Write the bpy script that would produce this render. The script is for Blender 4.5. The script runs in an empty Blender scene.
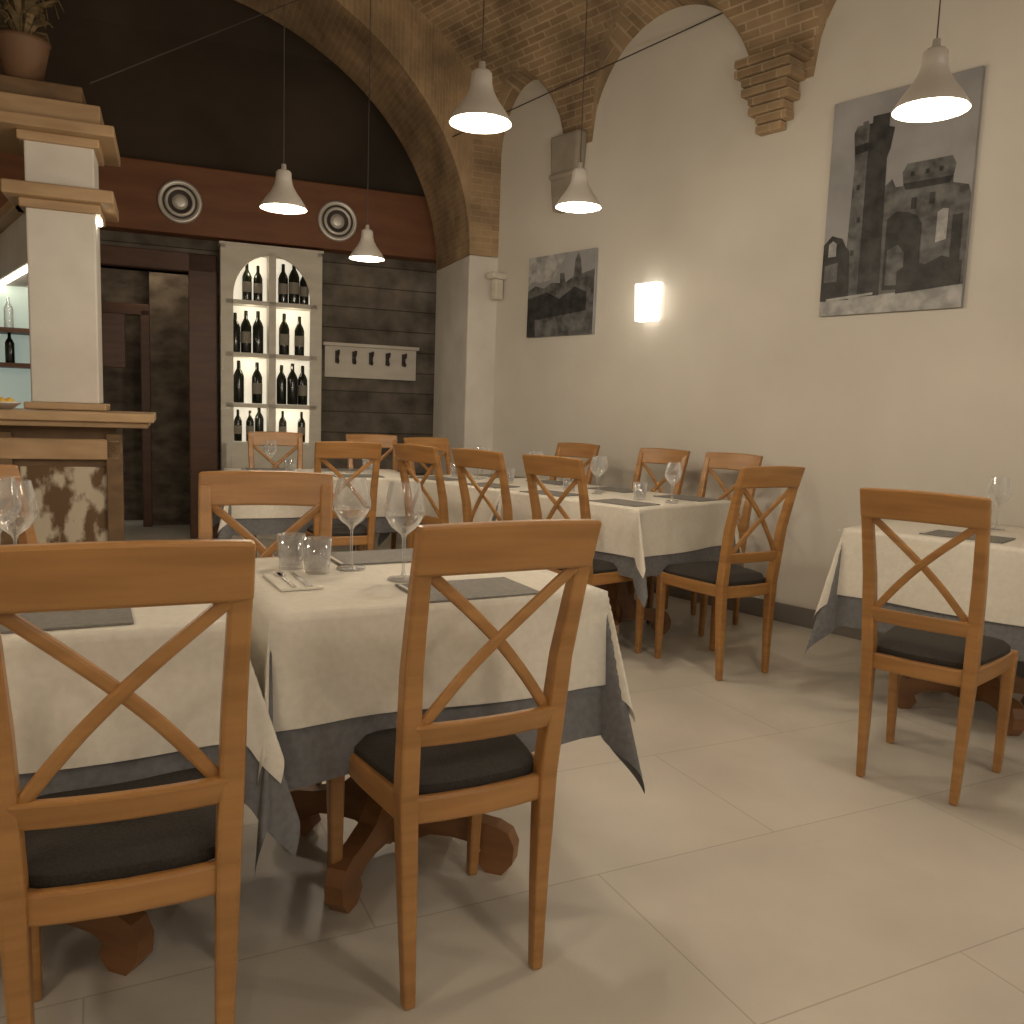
import bpy, bmesh, math, random
from mathutils import Matrix, Vector
random.seed(4)
scene = bpy.context.scene
scene.view_settings.view_transform = 'Standard'
scene.view_settings.exposure = 0.2
R = math.radians
# ------------------------------------------------------------------ materials
def newmat(name):
    m = bpy.data.materials.new(name); m.use_nodes = True
    nt = m.node_tree; b = nt.nodes['Principled BSDF']
    return m, nt, b
def mat_plain(name, col, rough=0.6, metal=0.0, emis=None, es=0.0):
    m, nt, b = newmat(name)
    b.inputs['Base Color'].default_value = (*col, 1); b.inputs['Roughness'].default_value = rough
    b.inputs['Metallic'].default_value = metal
    if emis:
        b.inputs['Emission Color'].default_value = (*emis, 1); b.inputs['Emission Strength'].default_value = es
    return m
def mat_noise(name, c1, c2, scale=(5,5,5), rough=0.6, detail=6, bump=0.0, coord='Object', lo=0.35, hi=0.65, metal=0.0, bscale=None):
    m, nt, b = newmat(name); N = nt.nodes; L = nt.links
    tc = N.new('ShaderNodeTexCoord'); mp = N.new('ShaderNodeMapping'); mp.inputs['Scale'].default_value = scale
    L.new(tc.outputs[coord], mp.inputs['Vector'])
    n = N.new('ShaderNodeTexNoise'); n.inputs['Scale'].default_value = 1.0; n.inputs['Detail'].default_value = detail
    L.new(mp.outputs[0], n.inputs['Vector'])
    r = N.new('ShaderNodeValToRGB'); r.color_ramp.elements[0].position = lo; r.color_ramp.elements[1].position = hi
    r.color_ramp.elements[0].color = (*c1, 1); r.color_ramp.elements[1].color = (*c2, 1)
    L.new(n.outputs['Fac'], r.inputs['Fac']); L.new(r.outputs[0], b.inputs['Base Color'])
    b.inputs['Roughness'].default_value = rough; b.inputs['Metallic'].default_value = metal
    if bump:
        bp = N.new('ShaderNodeBump'); bp.inputs['Strength'].default_value = bump; bp.inputs['Distance'].default_value = 0.01
        L.new(n.outputs['Fac'], bp.inputs['Height']); L.new(bp.outputs[0], b.inputs['Normal'])
    return m
def mat_brick(name, c1, c2, mortar, bw, bh, ms=0.012, coord='UV', rough=0.85, rot=0, bump=0.6, offset=0.5, loc=(0,0,0), noise=0.35, nscale=3.0, bias=0.0):
    m, nt, b = newmat(name); N = nt.nodes; L = nt.links
    tc = N.new('ShaderNodeTexCoord'); mp = N.new('ShaderNodeMapping')
    mp.inputs['Rotation'].default_value = (0, 0, rot); mp.inputs['Location'].default_value = loc
    L.new(tc.outputs[coord], mp.inputs['Vector'])
    br = N.new('ShaderNodeTexBrick'); br.inputs['Scale'].default_value = 1.0
    br.inputs['Brick Width'].default_value = bw; br.inputs['Row Height'].default_value = bh
    br.inputs['Mortar Size'].default_value = ms; br.inputs['Mortar Smooth'].default_value = 0.3; br.offset = offset
    br.inputs['Color1'].default_value = (*c1, 1); br.inputs['Color2'].default_value = (*c2, 1); br.inputs['Mortar'].default_value = (*mortar, 1)
    br.inputs['Bias'].default_value = bias
    L.new(mp.outputs[0], br.inputs['Vector'])
    n = N.new('ShaderNodeTexNoise'); n.inputs['Scale'].default_value = nscale; n.inputs['Detail'].default_value = 5
    L.new(tc.outputs['Object'], n.inputs['Vector'])
    r = N.new('ShaderNodeMapRange'); r.inputs['From Min'].default_value = .3; r.inputs['From Max'].default_value = .7
    r.inputs['To Min'].default_value = 1 - noise; r.inputs['To Max'].default_value = 1 + noise * .4
    L.new(n.outputs['Fac'], r.inputs['Value'])
    mx = N.new('ShaderNodeVectorMath'); mx.operation = 'MULTIPLY'
    L.new(br.outputs['Color'], mx.inputs[0]); L.new(r.outputs[0], mx.inputs[1]); L.new(mx.outputs[0], b.inputs['Base Color'])
    b.inputs['Roughness'].default_value = rough
    if bump:
        bp = N.new('ShaderNodeBump'); bp.inputs['Strength'].default_value = bump; bp.inputs['Distance'].default_value = 0.01; bp.invert = True
        L.new(br.outputs['Fac'], bp.inputs['Height']); L.new(bp.outputs[0], b.inputs['Normal'])
    return m
def mat_glass(name):
    m, nt, b = newmat(name); N = nt.nodes; L = nt.links
    N.remove(b); out = [n for n in N if n.type == 'OUTPUT_MATERIAL'][0]
    t = N.new('ShaderNodeBsdfTransparent'); t.inputs[0].default_value = (.90,.90,.90,1)
    g = N.new('ShaderNodeBsdfGlossy'); g.inputs['Roughness'].default_value = 0.08; g.inputs[0].default_value=(1,1,1,1)
    d = N.new('ShaderNodeBsdfDiffuse'); d.inputs[0].default_value=(.85,.85,.85,1)
    gd = N.new('ShaderNodeMixShader'); gd.inputs[0].default_value=.35; L.new(g.outputs[0],gd.inputs[1]); L.new(d.outputs[0],gd.inputs[2])
    f = N.new('ShaderNodeLayerWeight'); f.inputs['Blend'].default_value = 0.55
    mr = N.new('ShaderNodeMapRange'); mr.inputs['To Min'].default_value=.08; mr.inputs['To Max'].default_value=1.0
    L.new(f.outputs['Facing'], mr.inputs['Value'])
    mx = N.new('ShaderNodeMixShader'); L.new(mr.outputs[0], mx.inputs[0]); L.new(t.outputs[0], mx.inputs[1]); L.new(gd.outputs[0], mx.inputs[2])
    L.new(mx.outputs[0], out.inputs[0]); return m

M = {}
M['plaster'] = mat_noise('plaster_offwhite', (.59,.555,.49), (.675,.64,.575), (0.9,0.9,0.9), .9, 5, .1)
M['white'] = mat_noise('plaster_white', (.62,.585,.53), (.72,.69,.64), (3,3,3), .8, 5, .1)
M['brick'] = mat_brick('vault_brick', (.40,.28,.16), (.29,.195,.11), (.47,.36,.235), .17, .05, .006, noise=.5, bump=.4)
M['arch'] = mat_brick('arch_brick', (.40,.275,.155), (.33,.225,.128), (.43,.31,.185), .17, .05, .005, noise=.5, bump=.25)
M['floor'] = mat_brick('floor_tile', (.57,.53,.46), (.545,.505,.435), (.40,.36,.30), 1.2, .6, .0025, coord='Object', rough=.36, rot=R(-26), bump=.1, offset=0.5, loc=(-.55,.03,0), noise=.15, nscale=2.2)
M['wood'] = mat_noise('honey_beech', (.31,.148,.045), (.41,.208,.068), (3,3,30), .34, 5, .03)
M['seat'] = mat_noise('charcoal_upholstery', (.024,.020,.017), (.036,.031,.026), (200,200,200), .85, 2, .2)
M['cloth'] = mat_noise('ivory_tablecloth', (.66,.62,.54), (.71,.67,.59), (60,60,60), .9, 3, .05)
M['gray'] = mat_noise('gray_undercloth', (.135,.135,.14), (.17,.172,.178), (60,60,60), .9, 3, .05)
M['cherry'] = mat_noise('cherry_wood', (.19,.085,.033), (.27,.125,.048), (3,3,18), .4, 5, .03)
M['mat'] = mat_noise('slate_placemat', (.17,.16,.145), (.21,.20,.18), (90,90,90), .8, 2)
M['napkin'] = mat_plain('napkin_white', (.7,.66,.58), .8)
M['steel'] = mat_plain('cutlery_steel', (.6,.58,.55), .25, 1)
M['alu'] = mat_plain('satin_aluminium', (.66,.63,.58), .38, .45)
M['bulb'] = mat_plain('lamp_diffuser', (1,.9,.7), .5, 0, (1,.91,.74), 8)
M['cord'] = mat_plain('cord_dark', (.05,.04,.035), .6)
M['glass'] = mat_glass('clear_glass')
M['redbeam'] = mat_noise('terracotta_beam', (.16,.058,.022), (.21,.082,.032), (2,2,10), .6)
M['darkceil'] = mat_noise('dark_ceiling', (.04,.028,.018), (.065,.046,.03), (1.2,1.2,1.2), .9)
M['planks'] = mat_brick('grey_wood_planks', (.20,.17,.135), (.13,.108,.085), (.05,.04,.03), 9.0, .19, .005, coord='UV', rough=.8, noise=.6, nscale=5, bump=.3, loc=(3.3,0,0))
M['brownframe'] = mat_noise('dark_brown_wood', (.08,.034,.017), (.115,.05,.025), (4,4,25), .5)
M['stone'] = mat_noise('grey_stone', (.09,.07,.052), (.22,.18,.135), (5,5,9), .85, 8, .5)
M['corbelgray'] = mat_noise('grey_plaster_corbel', (.26,.225,.18), (.34,.30,.24), (6,6,6), .9, 5, .2)
M['cabwhite'] = mat_noise('cabinet_white', (.60,.56,.48), (.68,.64,.56), (4,4,12), .6)
M['cabback'] = mat_plain('cabinet_lit_back', (.85,.80,.68), .6, 0, (1,.92,.74), .5)
M['bottle'] = mat_plain('bottle_dark_glass', (.010,.013,.008), .12)
M['label'] = mat_plain('bottle_label', (.25,.23,.19), .7)
M['barwood'] = mat_noise('bar_oak', (.36,.235,.125), (.47,.32,.18), (3,3,14), .5)
M['bardark'] = mat_noise('bar_aged_wood', (.12,.07,.034), (.19,.115,.055), (6,6,16), .6, 6, .1)
M['distress'] = mat_noise('distressed_paint', (.13,.075,.035), (.52,.46,.36), (9,9,5), .7, 8, .2, lo=.47, hi=.55)
M['led'] = mat_plain('led_strip', (1,1,.9), .5, 0, (1,.93,.75), 9)
M['barglass'] = mat_plain('backbar_frosted', (.5,.6,.55), .3, 0, (.60,.72,.62), .3)
M['sconce'] = mat_plain('sconce_glow', (1,.95,.85), .5, 0, (1,.93,.82), 1.8)
M['skirting'] = mat_plain('baseboard_grey', (.19,.175,.155), .6)
M['pot'] = mat_plain('pot_brown', (.16,.085,.045), .6)
M['leaf'] = mat_noise('leaf_dry', (.08,.06,.025), (.22,.15,.07), (20,20,20), .7)
M['fruit'] = mat_plain('lemon_yellow', (.75,.5,.08), .5)
M['ph_sky'] = mat_noise('print_sky', (.25,.25,.255), (.36,.36,.36), (3,3,3), .55)
M['ph_mid'] = mat_noise('print_mid', (.055,.055,.055), (.17,.17,.168), (14,14,14), .55, 8)
M['ph_dark'] = mat_noise('print_dark', (.014,.014,.014), (.05,.05,.049), (14,14,14), .55, 8)
M['ph_light'] = mat_noise('print_light', (.24,.24,.235), (.46,.455,.44), (14,14,14), .55, 8)

# ------------------------------------------------------------------ mesh builder
class MB:
    def __init__(s): s.v=[]; s.f=[]; s.m=[]; s.sm=[]; s.uv=[]; s.mats=[]
    def mi(s, k):
        if k not in s.mats: s.mats.append(k)
        return s.mats.index(k)
    def add(s, vs, fs, k, smooth=False, uvs=None, T=None):
        o=len(s.v); i=s.mi(k)
        for p in vs:
            p=Vector(p)
            if T is not None: p=T@p
            s.v.append(p)
        for n,f in enumerate(fs):
            s.f.append([a+o for a in f]); s.m.append(i); s.sm.append(smooth)
            s.uv.append([uvs[a] for a in f] if uvs else None)
    def box(s, x0,x1,y0,y1,z0,z1,k,T=None,uvxz=False):
        vs=[(x0,y0,z0),(x1,y0,z0),(x1,y1,z0),(x0,y1,z0),(x0,y0,z1),(x1,y0,z1),(x1,y1,z1),(x0,y1,z1)]
        fs=[(0,3,2,1),(4,5,6,7),(0,1,5,4),(1,2,6,5),(2,3,7,6),(3,0,4,7)]
        uvs=[(p[0],p[2]) for p in vs] if uvxz else None
        s.add(vs,fs,k,False,uvs,T)
    def sweep(s, path, ws, ts, k, wdir=(1,0,0), T=None, smooth=False):
        n=len(path); P=[Vector(p) for p in path]; vs=[]; wd0=Vector(wdir)
        for i in range(n):
            t=(P[min(i+1,n-1)]-P[max(i-1,0)]).normalized()
            wd=(wd0-t*wd0.dot(t)).normalized(); td=t.cross(wd)
            w=ws[i] if isinstance(ws,(list,tuple)) else ws; h=ts[i] if isinstance(ts,(list,tuple)) else ts
            for a,b in((-1,-1),(1,-1),(1,1),(-1,1)): vs.append(P[i]+wd*(a*w/2)+td*(b*h/2))
        fs=[(3,2,1,0),(4*n-4,4*n-3,4*n-2,4*n-1)]
        for i in range(n-1):
            for j in range(4):
                a=4*i+j; b=4*i+(j+1)%4; fs.append((a,b,b+4,a+4))
        s.add(vs,fs,k,smooth,None,T)
    def lathe(s, prof, k, c=(0,0,0), seg=24, T=None, smooth=True, closed=False):
        vs=[];fs=[]; n=len(prof)
        for r,z in prof:
            for j in range(seg):
                a=2*math.pi*j/seg; vs.append((c[0]+r*math.cos(a),c[1]+r*math.sin(a),c[2]+z))
        for i in range(n-1):
            for j in range(seg):
                a=i*seg+j;b=i*seg+(j+1)%seg; fs.append((a,b,b+seg,a+seg))
        if closed:
            fs.append(tuple(reversed(range(seg)))); fs.append(tuple(range((n-1)*seg,n*seg)))
        s.add(vs,fs,k,smooth,None,T)
    def prism(s, pts, y0, y1, k, T=None):
        n=len(pts); vs=[(x,y0,z) for x,z in pts]+[(x,y1,z) for x,z in pts]
        fs=[tuple(range(n)),tuple(reversed(range(n,2*n)))]
        for i in range(n):
            j=(i+1)%n; fs.append((i,i+n,j+n,j))
        s.add(vs,fs,k,False,None,T)
    def mesh(s, name):
        me=bpy.data.meshes.new(name); me.from_pydata([tuple(p) for p in s.v],[],s.f)
        for k in s.mats: me.materials.append(M[k])
        ul=me.uv_layers.new(name='UVMap')
        for p,i,sm,uv in zip(me.polygons,s.m,s.sm,s.uv):
            p.material_index=i; p.use_smooth=sm
            if uv:
                for li,c in zip(p.loop_indices,uv): ul.data[li].uv=c
        me.validate(); me.update(); return me
def fixn(me):
    bm=bmesh.new(); bm.from_mesh(me); bmesh.ops.recalc_face_normals(bm,faces=bm.faces); bm.to_mesh(me); bm.free()
def obj(name, me, loc=(0,0,0), rz=0, bevel=0):
    o=bpy.data.objects.new(name,me); scene.collection.objects.link(o); o.location=loc; o.rotation_euler=(0,0,rz)
    if bevel:
        md=o.modifiers.new('bevel','BEVEL'); md.width=bevel; md.segments=2; md.limit_method='ANGLE'; md.angle_limit=R(40)
    return o

# ------------------------------------------------------------------ frames
W0=Vector((1.78,4.84)); U=Vector((-.6606,.7507)); NW=Vector((.7507,.6606)); WANG=math.atan2(-.7507,.6606)
def wallp(s,z,d=0):
    p=W0+U*s-NW*d; return (p.x,p.y,z)
UB=Vector((.927,.375)); NB=Vector((-.375,.927)); BANG=math.atan2(.375,.927); B0=Vector((-.8,8.0))

# ------------------------------------------------------------------ room
b=MB(); b.box(-9,6,-4,12,-.1,0,'floor'); obj('floor',b.mesh('floor'))
b=MB(); b.box(-3.05,6.3,0,.25,0,5.4,'plaster')
obj('wall_right',b.mesh('wall_right'),wallp(0,0),WANG)
b=MB(); b.box(-2.95,6.3,-.018,0,0,.11,'skirting'); obj('baseboard_right',b.mesh('bb'),wallp(0,0),WANG)
b=MB(); b.box(-5,6.3,-.2,0,0,5.4,'plaster'); obj('wall_left',b.mesh('wl'),wallp(0,0,6.4),WANG)

ZS=3.12
def lun(s,c,hw,h):
    x=(s-c)/hw
    return ZS+h*math.sqrt(1-x*x) if abs(x)<1 else 0
def vz(s,d):
    x=(d-3.2)/3.2; bz=ZS+1.74*math.sqrt(max(0,1-x*x))
    l=0
    for c in (-3.82,-2.11,-.40,1.31): l=max(l,lun(s,c,.66,.68))
    l=max(l,lun(s,2.62,.36,.58))
    if d<3: l=l+ (0.12*d if l else 0)
    return max(bz,l if d<3 else 0)
b=MB(); vs=[];uv=[];fs=[]
ss=[-4.6+i*.03 for i in range(300)]
ds=[0.0]
while ds[-1]<6.4: ds.append(min(6.4, ds[-1]+(.012 if ds[-1]<.1 else .03 if ds[-1]<1.2 else .15)))
for s_ in ss:
    arc=0; lastb=ZS
    for j,d in enumerate(ds):
        z=vz(s_,d); x=(d-3.2)/3.2; bz=ZS+1.74*math.sqrt(max(0,1-x*x))
        if j: arc+=math.hypot(d-ds[j-1],bz-lastb)
        lastb=bz
        p=W0+U*s_-NW*d; vs.append((p.x,p.y,z))
        if z>bz+1e-6: uv.append((d,s_*1.15+z*.8))
        else: uv.append((s_,arc))
nd=len(ds)
for i in range(len(ss)-1):
    for j in range(nd-1):
        a=i*nd+j; fs.append((a,a+1,a+nd+1,a+nd))
b.add(vs,fs,'brick',True,uv); me=b.mesh('vault')
bm=bmesh.new(); bm.from_mesh(me)
pl=Vector((-.186,7.07,0))+Vector((NB.x,NB.y,0))*.03
bmesh.ops.bisect_plane(bm,geom=bm.verts[:]+bm.edges[:]+bm.faces[:],plane_co=pl,plane_no=Vector((NB.x,NB.y,0)),clear_outer=True)
bm.to_mesh(me); bm.free()
obj('ceiling_brick_vault',me)

def corbel(name,s,zb,zt,w0,w1,dp,k,n=6):
    b=MB()
    for i in range(n):
        t0=i/n;t1=(i+1)/n; w=w0+(w1-w0)*t1**.8; d=dp*(.25+.75*t1)
        za=zb+(zt-zb)*t0; zc=zb+(zt-zb)*t1
        jt=.012*((i%2)*2-1)
        b.box(-w/2+jt,w/2+jt,-d,0.0,za,zc-.003,k,uvxz=True)
    obj(name,b.mesh(name),wallp(s,0),WANG,bevel=.008)
corbel('brick_corbel',.48,2.86,3.26,.12,.38,.20,'brick',8)
b=MB()
b.prism([(-.10,2.66),(.10,2.66),(.12,2.80),(.15,3.2),(-.15,3.2),(-.12,2.80)],-.10,0,'corbelgray'); b.box(-.13,.13,-.12,0,2.88,2.93,'corbelgray')
obj('plaster_corbel',b.mesh('pcorb'),wallp(2.16,0),WANG,bevel=.02)
# transverse arch
Rr=2.34; Rv=2.01; zs=2.43; DEP=.92
SP=Vector((-.41,6.98))
b=MB(); N_=48
def ap(q,off,z): p=SP-UB*q+NB*off; return (p.x,p.y,z)
vs=[];uv=[];fs=[]
arcp=[]
for i in range(N_+1):
    a=math.pi*i/N_; arcp.append((Rr-Rr*math.cos(a),zs+Rv*math.sin(a),Rr*a))
for q,z,l in arcp:
    vs+= [ap(q,0,z),ap(q,DEP,z)]; uv+=[(0,l),(DEP,l)]
fs=[(2*i,2*i+1,2*i+3,2*i+2) for i in range(N_)]
b.add(vs,fs,'arch',True,uv)
for off in (0,DEP):
    vs=[];uv=[]
    for q,z,l in arcp:
        vs+=[ap(q,off,z),ap(q,off,5.3)]
        uv+=[(0,l),(5.3-z,l)]
    b.add(vs,fs,'arch',False,uv)
for q0,q1 in((-.26,0),(2*Rr,2*Rr+2.0)):
    for (A,B) in (((q0,0),(q1,0)),((q0,DEP),(q1,DEP))):
        vs=[ap(A[0],A[1],zs),ap(B[0],B[1],zs),ap(B[0],B[1],5.3),ap(A[0],A[1],5.3)]
        b.add(vs,[(0,1,2,3)],'arch',False,[(0,0),(abs(q1-q0),0),(abs(q1-q0),2.9),(0,2.9)])
obj('wall_transverse_arch',b.mesh('arch'))
b=MB()
b.box(0,.5,0,DEP,0,zs,'white')
obj('arch_pier',b.mesh('pier'),(SP.x,SP.y,0),BANG,bevel=.015)
b=MB(); b.box(-2.0,0,0,DEP,0,zs,'white'); q=SP-UB*2*Rr
obj('arch_pier',b.mesh('pier2'),(q.x,q.y,0),BANG)
# far room
b=MB()
b.box(-5.5,-2.85,.2,.35,0,5,'planks',uvxz=True); b.box(-2.85,-2.03,.2,.35,2.27,5,'planks',uvxz=True)
b.box(-2.03,1.2,.2,.35,0,2.9,'planks',uvxz=True); b.box(-5.5,1.2,.19,.2,3.1,5.0,'darkceil')
obj('wall_back',b.mesh('wb'),(B0.x,B0.y,0),BANG)
b=MB(); b.box(-5.5,1.2,0,.19,2.55,3.10,'redbeam'); obj('trim_beam',b.mesh('beam'),(B0.x,B0.y,0),BANG,bevel=.01)
b=MB()
b.add([(-7,.3,4.0),(3,.3,4.0),(3,-.2,4.75),(-7,-.2,4.75),(-7,-.9,4.8),(3,-.9,4.8)],[(0,1,2,3),(3,2,5,4)],'darkceil'); obj('ceiling_back_room',b.mesh('cb'),(B0.x,B0.y,0),BANG)
b=MB()
b.box(-2.9,-2.82,.1,.36,0,2.3,'brownframe'); b.box(-2.1,-1.87,.1,.36,0,2.42,'brownframe'); b.box(-2.9,-1.87,.1,.36,2.27,2.42,'brownframe')
b.box(-2.50,-2.42,.9,1.0,0,2.0,'brownframe'); b.box(-2.9,-2.42,.9,1.0,1.95,2.05,'brownframe')
b.box(-2.82,-2.6,.3,.36,1.45,1.9,'brownframe')
df=obj('door_frame',b.mesh('df'),(B0.x,B0.y,0),BANG,bevel=.006)
l=bpy.data.lights.new('passage_fill_light','POINT'); l.energy=3.5; l.color=(1,.8,.58); l.shadow_soft_size=.08  # added fill to brighten the doorway passage, no fixture modelled
q=bpy.data.objects.new('passage_fill_light',l); scene.collection.objects.link(q); q.parent=df; q.location=(-2.35,.62,2.4)
b=MB(); b.box(-3.8,-2.9,1.05,1.15,0,3,'planks',uvxz=True); b.box(-2.42,-1.6,1.0,1.15,0,3,'stone'); b.box(-1.7,-1.6,.35,1.05,0,3,'stone'); b.box(-3.9,-3.8,.35,1.15,0,3,'darkceil')
b.box(-3.9,-1.6,.35,1.15,2.6,2.7,'darkceil'); b.box(-2.9,-2.42,1.4,1.5,0,2.7,'stone')
obj('wall_passage',b.mesh('wp'),(B0.x,B0.y,0),BANG)

def vent():
    b=MB(); T=Matrix.Rotation(R(90),4,'X')
    b.lathe([(.17,0),(.172,.02),(.165,.035),(.145,.035),(.135,.02),(.118,.02),(.112,.034),(.098,.034),(.09,.015),(.06,.012),(.055,.03),(.03,.034),(.001,.034)],'alu',T=T,seg=32)
    b.lathe([(.168,.001),(.134,.0215),(.117,.0215)],'cord',T=T,seg=32)
    b.lathe([(.097,.03),(.09,.016),(.061,.013)],'cord',T=T,seg=32)
    return b.mesh('vent')
vm=vent()
for T_,z in((-2.16,2.80),(-.88,2.79)):
    p=B0+UB*T_; obj('round_air_vent',vm,(p.x,p.y,z),BANG)
b=MB(); b.box(-.95,-.1,.16,.195,1.45,1.74,'cabwhite'); b.box(-.97,-.08,.12,.195,1.73,1.76,'cabwhite')
for i in range(5):
    x=-.84+i*.155
    b.sweep([(x,.16,1.66),(x,.10,1.655),(x,.075,1.69)],.022,.018,'cord'); b.sweep([(x,.16,1.62),(x,.12,1.58),(x,.10,1.60)],.022,.018,'cord'); b.box(x-.018,x+.018,.15,.16,1.58,1.69,'cord')
obj('coat_rack',b.mesh('cr'),(B0.x,B0.y,0),BANG,bevel=.004)

# wine cabinet
CW=.84; CH=2.50
b=MB()
b.box(0,CW,.20,.21,0,CH,'cabwhite'); b.box(0,.04,0,.21,0,CH,'cabwhite'); b.box(CW-.04,CW,0,.21,0,CH,'cabwhite')
b.box(0,CW,0,.21,CH-.03,CH,'cabwhite'); b.box(-.01,CW+.01,-.01,.21,CH,CH+.02,'cabwhite')
b.box(.04,CW-.04,.192,.20,.85,CH-.05,'cabback')
b.box(0,CW,0,.21,0,.84,'cabwhite'); b.box(.08,CW-.08,-.012,0,.1,.74,'cabwhite')
b.box(.04,.10,0,.03,.84,CH-.03,'cabwhite'); b.box(CW-.10,CW-.04,0,.03,.84,CH-.03,'cabwhite')
cx=CW/2; b.box(cx-.03,cx+.03,0,.19,.84,CH-.03,'cabwhite')
shz=[.84,1.17,1.60,2.04]
for z in shz[1:]: b.box(.04,CW-.04,0,.19,z-.02,z+.016,'cabwhite')
ro=cx-.10
arc=[(cx-ro*math.cos(a),2.08+ .36*math.sin(a)) for a in [math.pi*i/20 for i in range(21)]]
for i in range(20):
    (xa,za),(xb,zb)=arc[i],arc[i+1]
    b.prism([(xa,za),(xb,zb),(xb,CH-.03),(xa,CH-.03)],0,.03,'cabwhite')
p=B0+UB*(-1.85)-NB*.03
cab=obj('wine_cabinet',b.mesh('cab'),(p.x,p.y,0),BANG)
b=MB(); bp=[(.001,0),(.036,0),(.038,.01),(.038,.19),(.03,.215),(.014,.245),(.013,.30),(.001,.302)]
lay=[([.14,.24,.32],[.52,.68]),([.15,.30],[.51,.60,.69]),([.12,.21,.31],[.53,.66]),([.22,.31],[.52,.61,.70])]
for (A_,B_),z,ri in zip(lay,shz,range(4)):
    for x in A_+B_:
        sc=random.uniform(1.0,1.22)*(.86 if ri==0 else 1)
        T=Matrix.Translation((x,.09+random.uniform(-.02,.03),z+.018))@Matrix.Scale(sc,4)
        b.lathe(bp,'bottle',T=T,seg=16)
        if random.random()<.5: b.lathe([(.0385,.07),(.0385,.15)],'label',T=T,seg=16)
obj('wine_bottles',b.mesh('bot'),(p.x,p.y,0),BANG)
for z in (1.1,1.52,1.95,2.3):
    for x in (.25,.59):
        l=bpy.data.lights.new('shelf_led','POINT'); l.energy=.3; l.color=(1,.88,.65); l.shadow_soft_size=.02
        o=bpy.data.objects.new('shelf_led_light',l); scene.collection.objects.link(o); o.parent=cab; o.location=(x,.06,z)

# ------------------------------------------------------------------ bar
BA=BANG
bc=Vector((-2.15,4.60))
b=MB()
b.box(-2.4,0,0,.6,0,1.035,'bardark'); b.box(-2.45,.16,-.12,.68,1.035,1.065,'barwood'); b.box(-2.48,.19,-.15,.70,1.065,1.112,'barwood')
for i in range(4):
    x=-.56-i*.56
    b.box(x,x+.07,-.035,0,0.08,1.0,'bardark')
    b.box(x+.1,x+.53,-.012,0,.18,.82,'distress')
b.box(-2.4,.02,-.04,0,.86,.97,'barwood'); b.box(-2.4,.02,-.04,0,0,.14,'bardark'); b.box(-.05,.03,-.04,0,0,1.0,'bardark')
obj('bar_counter',b.mesh('bar'),(bc.x,bc.y,0),BA,bevel=.006)
pc=Vector((-2.60,4.98))
b=MB(); h=.17
b.box(-h,h,-h,h,1.155,2.28,'white'); b.box(-h-.035,h+.035,-h-.035,h+.035,1.115,1.155,'barwood')
b.box(-h-.03,h+.03,-h-.03,h+.03,2.20,2.25,'barwood'); b.box(-h-.1,h+.1,-h-.1,h+.1,2.25,2.32,'barwood')
b.box(-h,h,-h,h,2.32,2.57,'white'); b.box(-h-.03,h+.03,-h-.03,h+.03,2.55,2.60,'barwood')
b.box(-h-.45,h+.11,-h-.11,h+.2,2.60,2.66,'barwood'); b.box(-h-.5,h+.04,-h-.05,h+.15,2.66,2.77,'barwood')
b.box(-h-.45,h-.05,-h,h+.1,2.77,2.87,'bardark')
T=Matrix.Rotation(R(129)-BA,4,'Z')
b.box(.1,2.0,-.15,.15,1.96,2.25,'white',T=T); b.box(.1,2.0,-.22,.22,2.25,2.32,'barwood',T=T); b.box(.2,2.0,-.13,-.09,1.945,1.96,'led',T=T); b.box(.2,2.0,.09,.13,1.945,1.96,'led',T=T)
b.box(h,h+.03,-.1,-.04,2.16,2.195,'led')
obj('bar_pillar',b.mesh('bp'),(pc.x,pc.y,0),BA,bevel=.008)
b=MB(); b.box(-1.2,.06,.0,.35,.0,.95,'bardark'); b.box(-1.2,.06,.3,.35,.95,2.1,'brownframe')
for z in(.95,1.38,1.62,2.05): b.box(-1.2,.06,0,.3,z,z+.03,'brownframe')
b.box(.02,.06,0,.3,.95,2.1,'brownframe'); b.box(-1.2,.02,.28,.3,.98,2.05,'barglass')
for i in range(9):
    for z in (1.41,1.65):
        T=Matrix.Translation((-1.08+i*.12,.12,z)); b.lathe([(r*.8,z_*.72) for r,z_ in bp],'bottle' if (i+int(z*10))%3 else 'glass',T=T,seg=12)
obj('back_bar_shelf',b.mesh('bb2'),(-3.42,6.0,0),BA)
b=MB(); b.lathe([(.001,.004),(.05,.0),(.09,.03),(.10,.04),(.088,.032),(.05,.008),(.001,.008)],'alu')
for i in range(6):
    a=i*1.05; b.lathe([(.001,-.024),(.018,-.016),(.026,0),(.018,.016),(.001,.026)],'fruit',c=(.045*math.cos(a),.045*math.sin(a),.038),seg=12)
obj('lemon_dish',b.mesh('ld'),(-2.72,4.52,1.113))
b=MB(); b.lathe([(r*.8,z_*.8) for r,z_ in bp],'bottle',seg=14); bm_=b.mesh('bb3')
obj('liqueur_bottle',bm_,(-2.95,4.62,1.113)); obj('liqueur_bottle',bm_,(-3.03,4.52,1.113))
b=MB(); b.lathe([(.001,0),(.09,0),(.13,.2),(.14,.22),(.12,.22),(.001,.2)],'pot')
for i in range(46):
    a=random.uniform(0,6.28); l=random.uniform(.06,.22); up=random.uniform(.12,.34); w=random.uniform(.025,.05)
    dx,dy=math.cos(a),math.sin(a)
    b.sweep([(0,0,.2),(dx*l*.5,dy*l*.5,.2+up*.7),(dx*l,dy*l,.2+up*.8),(dx*l*1.15,dy*l*1.15,.2+up*.6)],[.006,w,w*.9,.004],.004,'leaf',wdir=(-dy,dx,0))
obj('potted_plant',b.mesh('plant'),(-2.74,4.86,2.872))

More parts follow.
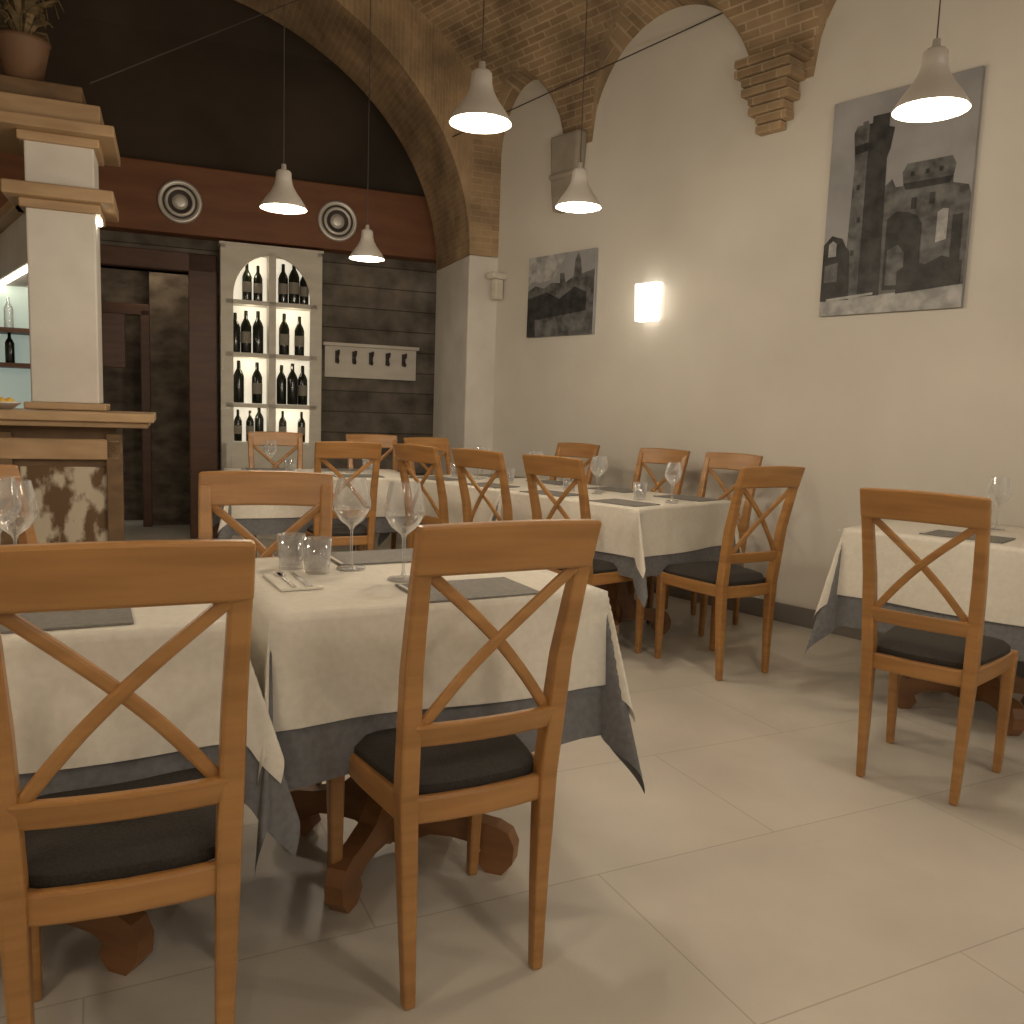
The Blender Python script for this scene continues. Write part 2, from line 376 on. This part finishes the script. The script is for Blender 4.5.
# ------------------------------------------------------------------ pendants
b=MB()
b.lathe([(.102,0),(.099,.010),(.080,.040),(.056,.072),(.041,.10),(.035,.122),(.033,.155),(.026,.163),(.012,.168),(.010,.19),(.001,.192)],'alu',seg=36)
b.lathe([(.099,.002),(.096,.010),(.077,.040),(.053,.070)],'napkin',seg=36)
b.lathe([(.092,.010),(.06,.006),(.001,.004)],'bulb',seg=36)
pm=b.mesh('pendant')
def ceil_z(x,y):
    p=Vector((x,y))-W0; s=p.dot(U); d=-p.dot(NW); return vz(s,min(max(d,0),6.4))
LE=14
def pendant(x,y,z=2.13,e=None):
    b=MB(); zt=ceil_z(x,y)-z
    o=obj('pendant_lamp',pm,(x,y,z))
    b.lathe([(.0022,.18),(.0022,zt)],'cord',seg=6); b.lathe([(.03,zt-.03),(.03,zt)],'alu',seg=12,closed=True)
    c=obj('cord',b.mesh('cord')); c.parent=o
    l=bpy.data.lights.new('pendant_bulb','POINT'); l.energy=e or LE; l.color=(1,.85,.66); l.shadow_soft_size=.07
    q=bpy.data.objects.new('pendant_bulb',l); scene.collection.objects.link(q); q.parent=o; q.location=(0,0,-.08)
    return o
pendant(-.147,2.9,2.12); pendant(1.146,2.53,2.08); pendant(.247,3.9,2.10); pendant(-1.06,3.9,2.05); pendant(-.89,5.05,2.04)
for x,y in((-1.0,.5),(.9,.6),(2.3,1.2),(0.0,-.9),(-2.2,1.8),(1.9,-.6)): pendant(x,y,2.15,12.5)  # unseen pendants added out of frame for warm ambient fill

def cable(a,c):
    b=MB(); b.sweep([a,c],.006,.006,'cord',wdir=(0,0,1)); obj('steel_tie_cable',b.mesh('cable'))
cable(wallp(.84,3.66,.0),(-.58,6.93,3.3)); cable((-2.4,4.9,2.9),(-.5,6.93,4.8))

# ------------------------------------------------------------------ wall pictures
def poster(name,s,zc,w,h,shapes):
    b=MB(); b.box(-w/2,w/2,-.03,-.004,-h/2,h/2,'ph_sky')
    for i,(k,pts) in enumerate(shapes):
        off=-.0305-.0004*(i+1)
        P=[((x-.5)*w,(.5-y)*h) for x,y in pts]; b.add([(x,off,z) for x,z in P],[tuple(range(len(P)))],k)
    obj(name,b.mesh(name),wallp(s,zc),WANG)
win=lambda x,y,w=.02,h=.025,k='ph_dark':(k,[(x,y),(x+w,y),(x+w,y+h),(x,y+h)])
poster('castle_photograph_print',-.28,2.355,.76,1.14,[
 ('ph_light',[(0,.9),(1,.88),(1,1),(0,1)]),
 ('ph_mid',[(.40,.44),(.47,.40),(.5,.44),(.52,.44),(.55,.44),(.55,.38),(.88,.38),(.88,.46),(.98,.48),(1,.52),(1,.9),(.35,.92),(.35,.52)]),
 ('ph_mid',[(.54,.38),(.57,.345),(.86,.345),(.89,.38),(.88,.43),(.55,.43)]),
 ('ph_dark',[(.55,.43),(.88,.43),(.86,.46),(.57,.46)]),
 ('ph_mid',[(.17,.16),(.19,.13),(.23,.13),(.23,.115),(.27,.115),(.27,.13),(.30,.13),(.30,.10),(.42,.10),(.42,.16),(.46,.17),(.44,.26),(.42,.3),(.44,.92),(.17,.92),(.19,.3)]),
 ('ph_dark',[(.28,.13),(.30,.13),(.30,.10),(.42,.10),(.42,.16),(.46,.17),(.44,.26),(.42,.3),(.44,.92),(.28,.92),(.28,.3)]),
 ('ph_dark',[(.18,.22),(.30,.21),(.30,.25),(.19,.26)]),
 ('ph_dark',[(.0,.66),(.03,.64),(.06,.62),(.10,.63),(.14,.64),(.17,.68),(.2,.7),(.22,.93),(0,.93)]),
 ('ph_light',[(.04,.66),(.07,.645),(.10,.66),(.10,.72),(.04,.72)]),
 ('ph_mid',[(.02,.76),(.12,.75),(.12,.84),(.02,.84)]),
 ('ph_dark',[(.46,.58),(.52,.55),(.60,.56),(.66,.58),(.70,.62),(.70,.9),(.46,.9)]),
 ('ph_light',[(.8,.58),(.835,.565),(.87,.57),(.87,.70),(.8,.71)]),
 ('ph_dark',[(.90,.60),(.96,.60),(.96,.86),(.90,.86)]),
 ('ph_mid',[(.48,.72),(.55,.70),(.60,.74),(.60,.88),(.48,.88)]),
 ('ph_dark',[(.56,.82),(.65,.78),(.75,.80),(.85,.77),(.98,.80),(.98,.9),(.56,.92)]),
 ('ph_light',[(.05,.92),(.4,.905),(.4,.915),(.05,.935)]),
 win(.22,.40),win(.24,.55),win(.21,.70),win(.62,.50,.03,.05),win(.74,.49,.03,.05),win(.60,.385,.02,.02,'ph_dark'),win(.70,.385,.02,.02,'ph_dark'),win(.79,.385,.02,.02,'ph_dark'),
 ])
poster('town_photograph_print',2.21,2.07,.70,.60,[
 ('ph_light',[(0,0),(.6,0),(.4,.3),(0,.35)]),
 ('ph_mid',[(0,.42),(.12,.36),(.25,.40),(.38,.34),(.5,.36),(.5,.24),(.56,.24),(.58,.36),(.7,.30),(.72,.1),(.76,.02),(.8,.1),(.82,.28),(1,.24),(1,1),(0,1)]),
 ('ph_dark',[(.0,.52),(.3,.45),(.5,.55),(.72,.42),(.9,.5),(.9,.72),(0,.80)]),
 ('ph_dark',[(0,.80),(.12,.78),(.14,1),(0,1)]),
 ('ph_mid',[(.15,.86),(.7,.80),(.85,.86),(.4,.93)]),
 ])
b=MB()
b.prism([(-.08,-.125),(.085,-.125),(.10,.125),(-.095,.125)],-.08,-.02,'sconce'); b.box(-.06,.06,-.02,0,-.07,.07,'alu')
sc=obj('wall_sconce',b.mesh('sc'),wallp(1.34,1.95),WANG,bevel=.004)
l=bpy.data.lights.new('sconce_light','POINT'); l.energy=.8; l.color=(1,.88,.66); l.shadow_soft_size=.08
q=bpy.data.objects.new('sconce_light',l); scene.collection.objects.link(q); q.parent=sc; q.location=(0,-.2,0)
b=MB(); b.box(-.05,.05,-.14,0,0,.05,'cabwhite'); b.box(-.03,.03,-.10,-.02,-.16,0,'cabwhite'); obj('wall_mounted_speaker',b.mesh('cam2'),wallp(2.9,2.24),WANG,bevel=.01)

# ------------------------------------------------------------------ chair
def build_chair():
    b=MB()
    def sty(z):
        pts=[(0,-.205,.146),(.2,-.198,.150),(.44,-.195,.156),(.7,-.228,.163),(.86,-.268,.168),(.96,-.298,.170)]
        for (z0,y0,x0),(z1,y1,x1) in zip(pts,pts[1:]):
            if z<=z1:
                t=(z-z0)/(z1-z0); return y0+(y1-y0)*t, x0+(x1-x0)*t
        return pts[-1][1],pts[-1][2]
    zz=[0,.1,.2,.32,.44,.52,.6,.7,.8,.88,.955]
    wd=[.026,.029,.033,.037,.040,.040,.040,.039,.037,.036,.035]; td=[.028,.032,.036,.042,.046,.044,.041,.038,.034,.030,.028]
    for sx in(-1,1):
        path=[]
        for z in zz:
            y,x=sty(z); path.append((sx*x,y,z))
        b.sweep(path,wd,td,'wood')
        b.sweep([(sx*.180,.19,0),(sx*.183,.188,.2),(sx*.186,.185,.44)],[.026,.033,.042],[.026,.033,.042],'wood')
        b.sweep([(sx*.160,-.19,.412),(sx*.180,.0,.412),(sx*.189,.185,.412)],.022,.055,'wood')
    def crail(z0,z1,yo,th,hw,bow,k='wood',n=14,arch=0):
        vs=[];fs=[]
        for i in range(n+1):
            t=-1+2*i/n; x=t*hw; y=yo-bow*(1-t*t)
            a=arch*(1-t*t); y2=y-(z1-z0)*.30
            vs+=[(x,y-th/2,z0+a*.6),(x,y+th/2,z0+a*.6),(x,y2+th/2+.002,z1+a),(x,y2-th/2-.002,z1+a)]
        for i in range(n):
            for j in range(4):
                p=4*i+j;q=4*i+(j+1)%4; fs.append((p,p+4,q+4,q))
        fs+=[(0,1,2,3),(4*n+3,4*n+2,4*n+1,4*n)]
        b.add(vs,fs,k)
    y,_=sty(.892); crail(.892,.988,y-.002,.028,.188,.020,arch=.006)
    y,_=sty(.56); crail(.545,.594,y,.020,.158,.015)
    b.sweep([(-.158,-.195,.409),(-.08,-.205,.409),(0,-.21,.409),(.08,-.205,.409),(.158,-.195,.409)],.055,.022,'wood',wdir=(0,0,1))
    b.sweep([(-.185,.195,.412),(0,.205,.412),(.185,.195,.412)],.055,.022,'wood',wdir=(0,0,1))
    for sx in(-1,1):
        path=[]
        for i in range(13):
            t=i/12; z=.900+(.585-.900)*t; yb,xb=sty(z)
            x=sx*(-.158+.298*t+.022*math.sin(math.pi*t))
            bow=.016*(1-(x/.165)**2)
            path.append((x,yb-bow+(.004*sx),z))
        b.sweep(path,.024,.013,'wood',wdir=(.8,0,.6*sx))
    n=14; vs=[];fs=[]
    def sp(u,v,dz):
        hw=.179+.024*v
        r=(1-.10*(abs(u)*abs(v))**3)
        return (u*hw*r, v*.203*r+.005, .441+dz)
    for i in range(n+1):
        for j in range(n+1):
            u=-1+2*i/n; v=-1+2*j/n
            e=(1-u**6)*(1-v**6); vs.append(sp(u,v,.012+.030*max(e,0)**.5))
    for i in range(n):
        for j in range(n):
            a=i*(n+1)+j; fs.append((a,a+n+1,a+n+2,a+1))
    b.add(vs,fs,'seat',True)
    vs=[];ring=[]
    for i in range(n): ring.append((-1+2*i/n,-1))
    for i in range(n): ring.append((1,-1+2*i/n))
    for i in range(n): ring.append((1-2*i/n,1))
    for i in range(n): ring.append((-1,1-2*i/n))
    L_=len(ring)
    for u,v in ring: vs.append(sp(u,v,.012))
    for u,v in ring: vs.append(sp(u,v,-.012))
    b.add(vs,[(i,(i+1)%L_,(i+1)%L_+L_,i+L_) for i in range(L_)]+[tuple(range(L_,2*L_))],'seat',True)
    me=b.mesh('chair'); fixn(me); return me
cm=build_chair()
def chair(x,y,deg): return obj('dining_chair',cm,(x,y,0),R(deg),bevel=.007)
chair(-.141,1.825,28)
chair(-.672,1.455,23)
chair(1.463,2.83,-42)
chair(-.645,2.18,194)
chair(-1.20,2.20,255)
chair(1.00,4.04,30)
fa=-46.6
chair(.40,4.20,fa); chair(.03,4.59,fa); chair(-.33,4.94,fa)
chair(1.08,4.84,180+fa); chair(.73,5.19,180+fa); chair(.22,5.68,180+fa)
chair(-.41,5.76,223)
chair(-1.05,5.10,22); chair(-1.59,5.75,200); chair(-.93,5.95,202)

# ------------------------------------------------------------------ tables
def build_table(a,b_,ocream,ogray,seed,cf=.22):
    rnd=random.Random(seed); ph=[rnd.uniform(0,6.28) for _ in range(8)]
    t=MB(); H=.75
    t.box(-a,a,-b_,b_,H-.035,H,'cherry')
    t.lathe([(.075,.06),(.075,.14),(.055,.17),(.045,.22),(.06,.30),(.065,.38),(.045,.46),(.038,.56),(.05,.62),(.06,.66),(.12,.70),(.12,.715)],'cherry',seg=20,closed=True)
    ft=[(.03,.30),(.07,.29),(.11,.21),(.17,.155),(.24,.135),(.29,.13),(.325,.115),(.342,.08),(.338,.035),(.31,.0),(.265,.0),(.24,.03),(.252,.06),(.22,.075),(.17,.08),(.11,.075),(.08,.06),(.03,.06)]
    for k in range(4):
        t.prism(ft,-.024,.024,'cherry',T=Matrix.Rotation(R(45+90*k),4,'Z'))
    for k in range(2): t.box(-.3,.3,-.03,.03,.68,.715,'cherry',T=Matrix.Rotation(R(45+90*k),4,'Z'))
    def cloth(o,k,z0,extra):
        def axis(h):
            c=[]; n=14
            for i in range(n+1): c.append(-h+2*h*i/n)
            m=18
            lo=[-h-o*(1-i/m) for i in range(m)]; hi=[h+o*(i+1)/m for i in range(m)]
            return lo+c+hi
        xs=axis(a+extra); ys=axis(b_+extra); A=a+extra;B=b_+extra; vs=[]
        for x in xs:
            for y in ys:
                du=max(0,abs(x)-A); dv=max(0,abs(y)-B); sx=1 if x>0 else -1; sy=1 if y>0 else -1
                if du==0 and dv==0: vs.append((x,y,z0)); continue
                r=math.hypot(du,dv)
                if du>0 and dv>0:
                    th=math.atan2(dv,du); s2=math.sin(2*th)
                    c=ph[(sx>0)*2+(sy>0)]
                    fl=r*(.06+cf*s2**2+.08*math.sin(6*th+c)*s2); tw=.25*math.sin(c)*s2
                    zz=z0-math.sqrt(max(r*r-fl*fl,0))
                    vs.append((sx*(A+math.cos(th+tw)*fl),sy*(B+math.sin(th+tw)*fl),zz))
                elif du>0:
                    f=math.sin(math.pi*min(1,(B-abs(y))/(.45*B))/2)
                    fl=r*(.06+.09*f*math.sin(9*y+ph[4+(sx>0)])); vs.append((sx*(A+fl),y,z0-math.sqrt(r*r-fl*fl)))
                else:
                    f=math.sin(math.pi*min(1,(A-abs(x))/(.45*A))/2)
                    fl=r*(.06+.09*f*math.sin(9*x+ph[6+(sy>0)])); vs.append((x,sy*(B+fl),z0-math.sqrt(r*r-fl*fl)))
        n=len(ys); fs=[(i*n+j,(i+1)*n+j,(i+1)*n+j+1,i*n+j+1) for i in range(len(xs)-1) for j in range(n-1)]
        t.add(vs,fs,k,True)
    cloth(ogray,'gray',H+.003,.004); cloth(ocream,'cloth',H+.008,.012)
    return t.mesh('table')
def table(x,y,deg,a=.40,b_=.40,oc=.235,og=.33,seed=1,cf=.22):
    return obj('dining_table',build_table(a,b_,oc,og,seed,cf),(x,y,0),R(deg))
table(-.285,2.185,28,.40,.34,og=.36,seed=3,cf=.15)
table(-1.055,1.755,27,.40,.34,og=.345,seed=5)
ra=math.degrees(math.atan2(-.73,.69))
table(.557,4.62,ra,.475,.39,seed=7); table(-.11,5.33,ra,.475,.39,seed=8)
table(-1.25,5.45,22,.55,.38,seed=9)
table(1.98,3.52,-43,.42,.40,oc=.28,og=.405,seed=11,cf=.12)

# ------------------------------------------------------------------ table ware
TZ=.7595
b=MB()
b.lathe([(.001,0),(.036,.001),(.036,.003),(.006,.008),(.0035,.02),(.0035,.095),(.008,.105),(.03,.122),(.046,.15),(.047,.165),(.040,.20),(.034,.225)],'glass',seg=28); wg=b.mesh('wg')
b=MB(); b.lathe([(.001,.0),(.030,.0),(.032,.006),(.037,.09),(.0355,.09),(.030,.01),(.001,.01)],'glass',seg=24); tg=b.mesh('tg')
b=MB(); b.box(-.15,.15,-.10,.10,0,.004,'mat'); b.box(-.145,-.137,-.09,.09,.004,.0048,'napkin')
pmx=b.mesh('pm')
b=MB(); b.box(-.05,.05,-.1,.1,0,.005,'napkin')
b.box(-.02,-.012,-.09,.09,.005,.008,'steel'); b.box(-.028,-.004,.05,.09,.005,.008,'steel'); b.box(.012,.026,-.09,.03,.005,.008,'steel'); b.box(.015,.023,.03,.09,.005,.008,'steel')
nk=b.mesh('nk')
def W(x,y,s=1):
    o=obj('wine_glass',wg,(x,y,TZ)); o.scale=(s,s,s)
def G(x,y): obj('water_glass',tg,(x,y,TZ))
def P(x,y,d): obj('placemat',pmx,(x,y,TZ),R(d))
def K(x,y,d): obj('napkin_with_cutlery',nk,(x,y,TZ),R(d))
W(-.425,2.24,1.08); W(-.27,2.12,1.1); G(-.50,2.17); G(-.58,2.22)
P(-.10,2.02,28); P(-.375,2.43,28); K(-.53,2.04,28)
P(-.90,1.62,27); W(-1.14,1.93,1.05); W(-1.22,2.00,1.05); G(-1.06,1.88); G(-1.14,1.82)
for t in (.2,.7,1.2,1.7):
    c=Vector((.60,3.99))+Vector((-.69,.73))*t
    n=Vector((.73,.69)); al=Vector((.69,-.73))
    q=c+n*.13; P(q.x,q.y,ra); q=c+n*.66; P(q.x,q.y,ra)
    q=c+n*.36+al*.12; W(q.x,q.y,.9); q=c+n*.33-al*.06; G(q.x,q.y)
    q=c+n*.45+al*.06; W(q.x,q.y,.9)
for dx in(-.3,.2):
    q=Vector((-1.25,5.45))+UB*dx; W(q.x,q.y,.9); q2=q+NB*.24; P(q2.x,q2.y,22); q2=q-NB*.24; P(q2.x,q2.y,22); q2=q+UB*.12; G(q2.x,q2.y)
W(2.10,3.66); P(1.82,3.37,-43); G(2.0,3.60)

# ------------------------------------------------------------------ world, camera
w=bpy.data.worlds.new('world'); scene.world=w; w.use_nodes=True
w.node_tree.nodes['Background'].inputs[0].default_value=(1,.90,.77,1); w.node_tree.nodes['Background'].inputs[1].default_value=.4
cam=bpy.data.cameras.new('camera'); cam.sensor_width=36; cam.lens=850/1024*36; cam.clip_start=.05
co=bpy.data.objects.new('camera',cam); scene.collection.objects.link(co)
co.matrix_world=Matrix.Translation((0,0,1.19))@Matrix.Rotation(R(90-6.7),4,'X')@Matrix.Rotation(R(2.0),4,'Z')
scene.camera=co
